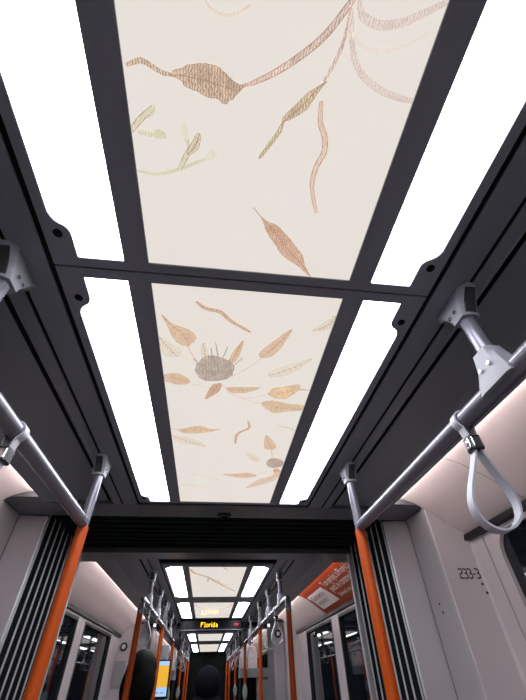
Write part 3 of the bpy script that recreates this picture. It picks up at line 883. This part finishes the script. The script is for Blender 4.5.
# ------------------------------------------------------------------ orange poster in the cove (with its printed card)
def cove_sheet(mb, y0a, y1a, u0, u1, off, y0b=None, y1b=None, n=14, t=.0012):
    y0b = y0a if y0b is None else y0b; y1b = y1a if y1b is None else y1b
    rows = []
    for k in range(n + 1):
        q = k / n; u = u0 + (u1 - u0) * q
        a = cove_at(u, off); b = cove_at(u, off - t)
        ya = y0a + (y0b - y0a) * q; yb = y1a + (y1b - y1a) * q
        rows.append([(a[0], ya, a[1]), (a[0], yb, a[1]), (b[0], yb, b[1]), (b[0], ya, b[1])])
    return mb.loops(rows)
po = tag(empty('poster', (1.05, 3.75, 2.15)), 'curved orange poster with white lettering in the cove above the right door', 'poster')
cove_sheet(MB(), 2.95, 4.50, .02, .955, .003).build('poster_sheet', 'poster_orange', po, smooth=True)
cd = cove_sheet(MB(), 3.86, 4.44, .33, .82, .0045, 3.80, 4.40).build('printed_card', 'poster_paper', po, smooth=True)
tag(cd, 'white card with two lines of dark lettering')
def cove_word(txt, y_left, u_base, size, m_, parent, off, squeeze=1.0):
    cu = bpy.data.curves.new('t', 'FONT'); cu.body = txt; cu.size = size; cu.resolution_u = 2
    tmp = bpy.data.objects.new('t', cu); C.objects.link(tmp)
    dg = bpy.context.evaluated_depsgraph_get()
    me = bpy.data.meshes.new_from_object(tmp.evaluated_get(dg))
    mb = MB()
    for v in me.vertices:
        u = u_base - v.co.y / COVE_LEN
        x, z = cove_at(u, off)
        mb.v.append((x, y_left - v.co.x * squeeze, z))
    for p in me.polygons: mb.f.append(tuple(p.vertices)); mb.m.append(0)
    bpy.data.objects.remove(tmp); bpy.data.curves.remove(cu); bpy.data.meshes.remove(me)
    return mb.build('word', m_, parent)
def cove_text(txt, y_left, u_base, size, m_, parent, off):
    for w in txt.split():
        o = cove_word(w, y_left, u_base, size, m_, parent, off)
        y_left -= max(v.co.y for v in o.data.vertices) - min(v.co.y for v in o.data.vertices) + size * .33
cove_text('Comment le', 4.375, .53, .085, 'poster_ink', cd, .0062)
cove_text('rejoindre ?', 4.36, .71, .085, 'poster_ink', cd, .0062)
cove_text('Ton projet à Florida', 3.76, .40, .098, 'poster_paper', po, .0052)
cove_text('peut le contrer !', 3.74, .60, .098, 'poster_paper', po, .0052)
cove_text('Parle-en à ton équipe', 3.70, .78, .060, 'poster_paper', po, .0052)

# ------------------------------------------------------------------ small things
cs = tag(empty('ceiling_sensor', (0, 1.945, CEIL)), 'small dark rounded sensor under the beam before the bellows', 'sensor')
mb = MB(); rr = []
for z, w, d in ((2.2, .036, .018), (2.192, .036, .018), (2.187, .030, .013)):
    rr.append([(w * math.copysign(abs(math.cos(a)) ** .5, math.cos(a)), 1.945 + d * math.copysign(abs(math.sin(a)) ** .5, math.sin(a)), z) for a in [2 * PI * (k + .5) / 24 for k in range(24)]])
mb.loops(rr).build('sensor_body', 'pocket_dark', cs, smooth=True)
mb = MB(); rr = []
for z, w, d in ((2.1872, .022, .008), (2.1855, .020, .007)):
    rr.append([(w * math.cos(a), 1.945 + d * math.sin(a), z) for a in [2 * PI * k / 20 for k in range(20)]])
mb.loops(rr).build('sensor_lens', 'sign_glass', cs, smooth=True)

tm = tag(empty('ticket_machine', (-.52, 5.26, 0)), 'grey ticket machine with glowing yellow and pale blue screen behind the dark-haired person', 'ticket machine')
MB().box(-.575, -.465, 5.225, 5.31, 0, 1.89).build('body', 'machine_grey', tm, bevel=.012)
hs = MB().box(-.605, -.42, 5.195, 5.224, 1.455, 1.765).build('screen_housing', 'sign_black', tm, bevel=.008)
for z0, z1, m_ in ((1.715, 1.75, 'screen_blue'), (1.545, 1.7148, 'screen_yellow'), (1.475, 1.5448, 'screen_blue')):
    MB().box(-.592, -.436, 5.1925, 5.1952, z0, z1).build('display', m_, hs)
for x, m_ in ((-.55, 'ink_black'), (-.50, 'ink_black')):
    MB().box(x, x + .035, 5.1915, 5.1926, 1.50, 1.505).build('display_line', m_, hs)

# equipment cabinets at both sides of the farthest car
for s in (1, -1):
    cb = tag(empty('equipment_cabinet', (s * .75, 9.5, 0)), 'pale arched cabinet with grey band %s of the farthest aisle' % SIDE[s], 'cabinet', 'arched cabinets')
    for x0, x1 in ((.64, .76), (.78, .97)):
        P = [(x0, 1.77), (x1, 1.77)]
        for k in range(9):
            a = k / 8 * PI
            P.append(((x0 + x1) / 2 + (x1 - x0) / 2 * math.cos(a), 1.99 + .13 * math.sin(a)))
        MB().prism([(x * s, z) for x, z in P], 'y', 9.3, 9.8).build('arched_hood', 'cove_pink', cb, smooth=True)
    MB().box(s * .63, s * 1.19, 9.28, 9.8, 1.635, 1.769).build('band', 'band_grey', cb, bevel=.006)
    MB().box(s * .65, s * .95, 9.38, 9.8, 0, 1.634).build('recess', 'void_black', cb)
    MB().box(s * .955, s * 1.19, 9.32, 9.8, 0, 1.634).build('side_panel', 'machine_grey', cb, bevel=.006)
    MB().box(s * .72, s * .77, 9.272, 9.2795, 1.655, 1.75).build('orange_sticker', 'pole_orange', cb)
    P = [(1.0, 1.1), (1.04, 1.1), (1.04, 1.48)] + [(1.02 + .02 * math.cos(k / 6 * PI), 1.48 + .03 * math.sin(k / 6 * PI)) for k in range(1, 7)]
    MB().prism([(x * s, z) for x, z in P], 'y', 9.312, 9.3195).build('slot', 'void_black', cb)

# ------------------------------------------------------------------ people
def person(loc, rz, coat, height, hood, label):
    root = tag(empty('person', loc), label, 'person', 'passengers')
    k = height / 1.75
    V = []; E = []; R = []
    def add(p, r, par=None):
        V.append(tuple(c_ * k for c_ in p)); R.append(r * k if isinstance(r, (int, float)) else (r[0] * k, r[1] * k))
        if par is not None: E.append((par, len(V) - 1))
        return len(V) - 1
    pel = add((0, 0, .96), (.15, .11))
    wa = add((0, 0, 1.12), (.14, .105), pel); ch = add((0, .01, 1.30), (.165, .12), wa)
    up = add((0, 0, 1.42), (.12, .09), ch); nk = add((0, -.01, 1.50), .055, up)
    h1 = add((0, -.02, 1.57), .070, nk); h2 = add((0, -.015, 1.645), .085, h1); h3 = add((0, -.01, 1.70), .062, h2)
    ns = add((0, -.105, 1.615), .014, h2)
    for s in (1, -1):
        sh = add((s * .17, 0, 1.40), .066, up); el = add((s * .235, .03, 1.12), .048, sh); wr = add((s * .235, -.06, .88), .032, el)
        pm = add((s * .23, -.075, .82), .030, wr)
        for q in range(4):
            a = add((s * .228, -.105 + q * .02, .785), .010, pm)
            b = add((s * .220, -.108 + q * .021, .752 - (.008 if q in (1, 2) else 0)), .009, a)
            add((s * .206, -.108 + q * .021, .728 - (.010 if q in (1, 2) else 0)), .008, b)
        th = add((s * .215, -.115, .83), .011, pm); add((s * .208, -.130, .79), .009, th)
        hp = add((s * .095, 0, .90), .098, pel); kn = add((s * .105, -.02, .50), .062, hp)
        an = add((s * .11, .01, .09), .042, kn); add((s * .115, -.13, .04), .038, an)
    me = bpy.data.meshes.new('body'); me.from_pydata(V, E, [])
    tmp = bpy.data.objects.new('tmp_body', me); C.objects.link(tmp)
    sk = tmp.modifiers.new('skin', 'SKIN'); sk.use_smooth_shade = True
    lay = me.skin_vertices[0].data
    for i, r in enumerate(R): lay[i].radius = r if isinstance(r, tuple) else (r, r)
    lay[0].use_root = True
    sb = tmp.modifiers.new('sub', 'SUBSURF'); sb.levels = 2; sb.render_levels = 2
    dg = bpy.context.evaluated_depsgraph_get()
    bm_ = bpy.data.meshes.new_from_object(tmp.evaluated_get(dg)); bm_.name = 'body'
    bpy.data.objects.remove(tmp)
    zmin = min(v.co.z for v in bm_.vertices)
    for v in bm_.vertices: v.co.z -= zmin
    bm_.materials.clear()
    for m_ in (coat, 'trousers_dark', 'skin', 'sign_black'): bm_.materials.append(MATS[m_])
    for p in bm_.polygons:
        z = p.center.z / k; x = abs(p.center.x) / k
        p.material_index = 2 if (z > 1.47 or (x > .17 and z < .885)) else (0 if z > .86 else (1 if z > .11 else 3))
        p.use_smooth = True
    o = bpy.data.objects.new('body', bm_); C.objects.link(o); o.parent = root
    def blob(name, c_, r, m_, par=root, cut=None, wob=0.0):
        mb = MB(); nu, nv = 26, 16; rr = []
        for j in range(nv + 1):
            ph = PI * (.01 + .98 * j / nv)
            row = []
            for i in range(nu):
                th = 2 * PI * i / nu; w = 1 + wob * math.sin(5 * th + 3 * ph) * math.sin(ph)
                p = [c_[0] + r[0] * w * math.sin(ph) * math.cos(th), c_[1] + r[1] * w * math.sin(ph) * math.sin(th), c_[2] + r[2] * math.cos(ph)]
                if cut: p = cut(p)
                row.append(tuple(q * k for q in p))
            rr.append(row)
        mb.loops(rr)
        base = root.location.copy()
        mb.v = [(a + base.x, b + base.y, c2 + base.z) for a, b, c2 in mb.v]
        return mb.build(name, m_, par, smooth=True)
    def facecut(p):          # keep the face open: hair stays behind the hair line
        lim = -.055 if p[2] > 1.665 else -.005
        return [p[0], max(p[1], lim), p[2]]
    zh = zmin
    H = 1.655 - zmin / k
    blob('hair', (0, .012, H + .012), (.106, .120, .118), 'hair_black', cut=facecut, wob=.04)
    if not hood:
        blob('long_hair', (0, .045, H - .065), (.116, .098, .175), 'hair_black', wob=.06)
        blob('collar', (0, .03, H - .215), (.205, .110, .085), coat, wob=.03)
    if hood:
        blob('hood', (0, .03, H - .02), (.145, .145, .155), 'hood_blue', cut=lambda p: [p[0], max(p[1], -.03), p[2]], wob=.02)
        blob('collar', (0, .025, H - .20), (.19, .11, .09), coat)
    for s in (1, -1):
        blob('eye', (s * .032, -.088, H - .010), (.013, .008, .008), 'eye_white')
        if not hood: blob('ear', (s * .088, .0, H - .03), (.012, .02, .032), 'skin')
    blob('mouth', (0, -.078, H - .083), (.024, .008, .008), 'lip')
    root.rotation_euler.z = rz
    return root
person((-.50, 3.52, 0), PI * .93, 'coat_dark', 1.74, False, 'dark-haired passenger in a black coat, back turned, beside the left pole')
person((-.01, 5.55, 0), PI, 'coat_dark', 1.70, True, 'passenger in a dark hooded coat standing in the aisle below the amber sign')
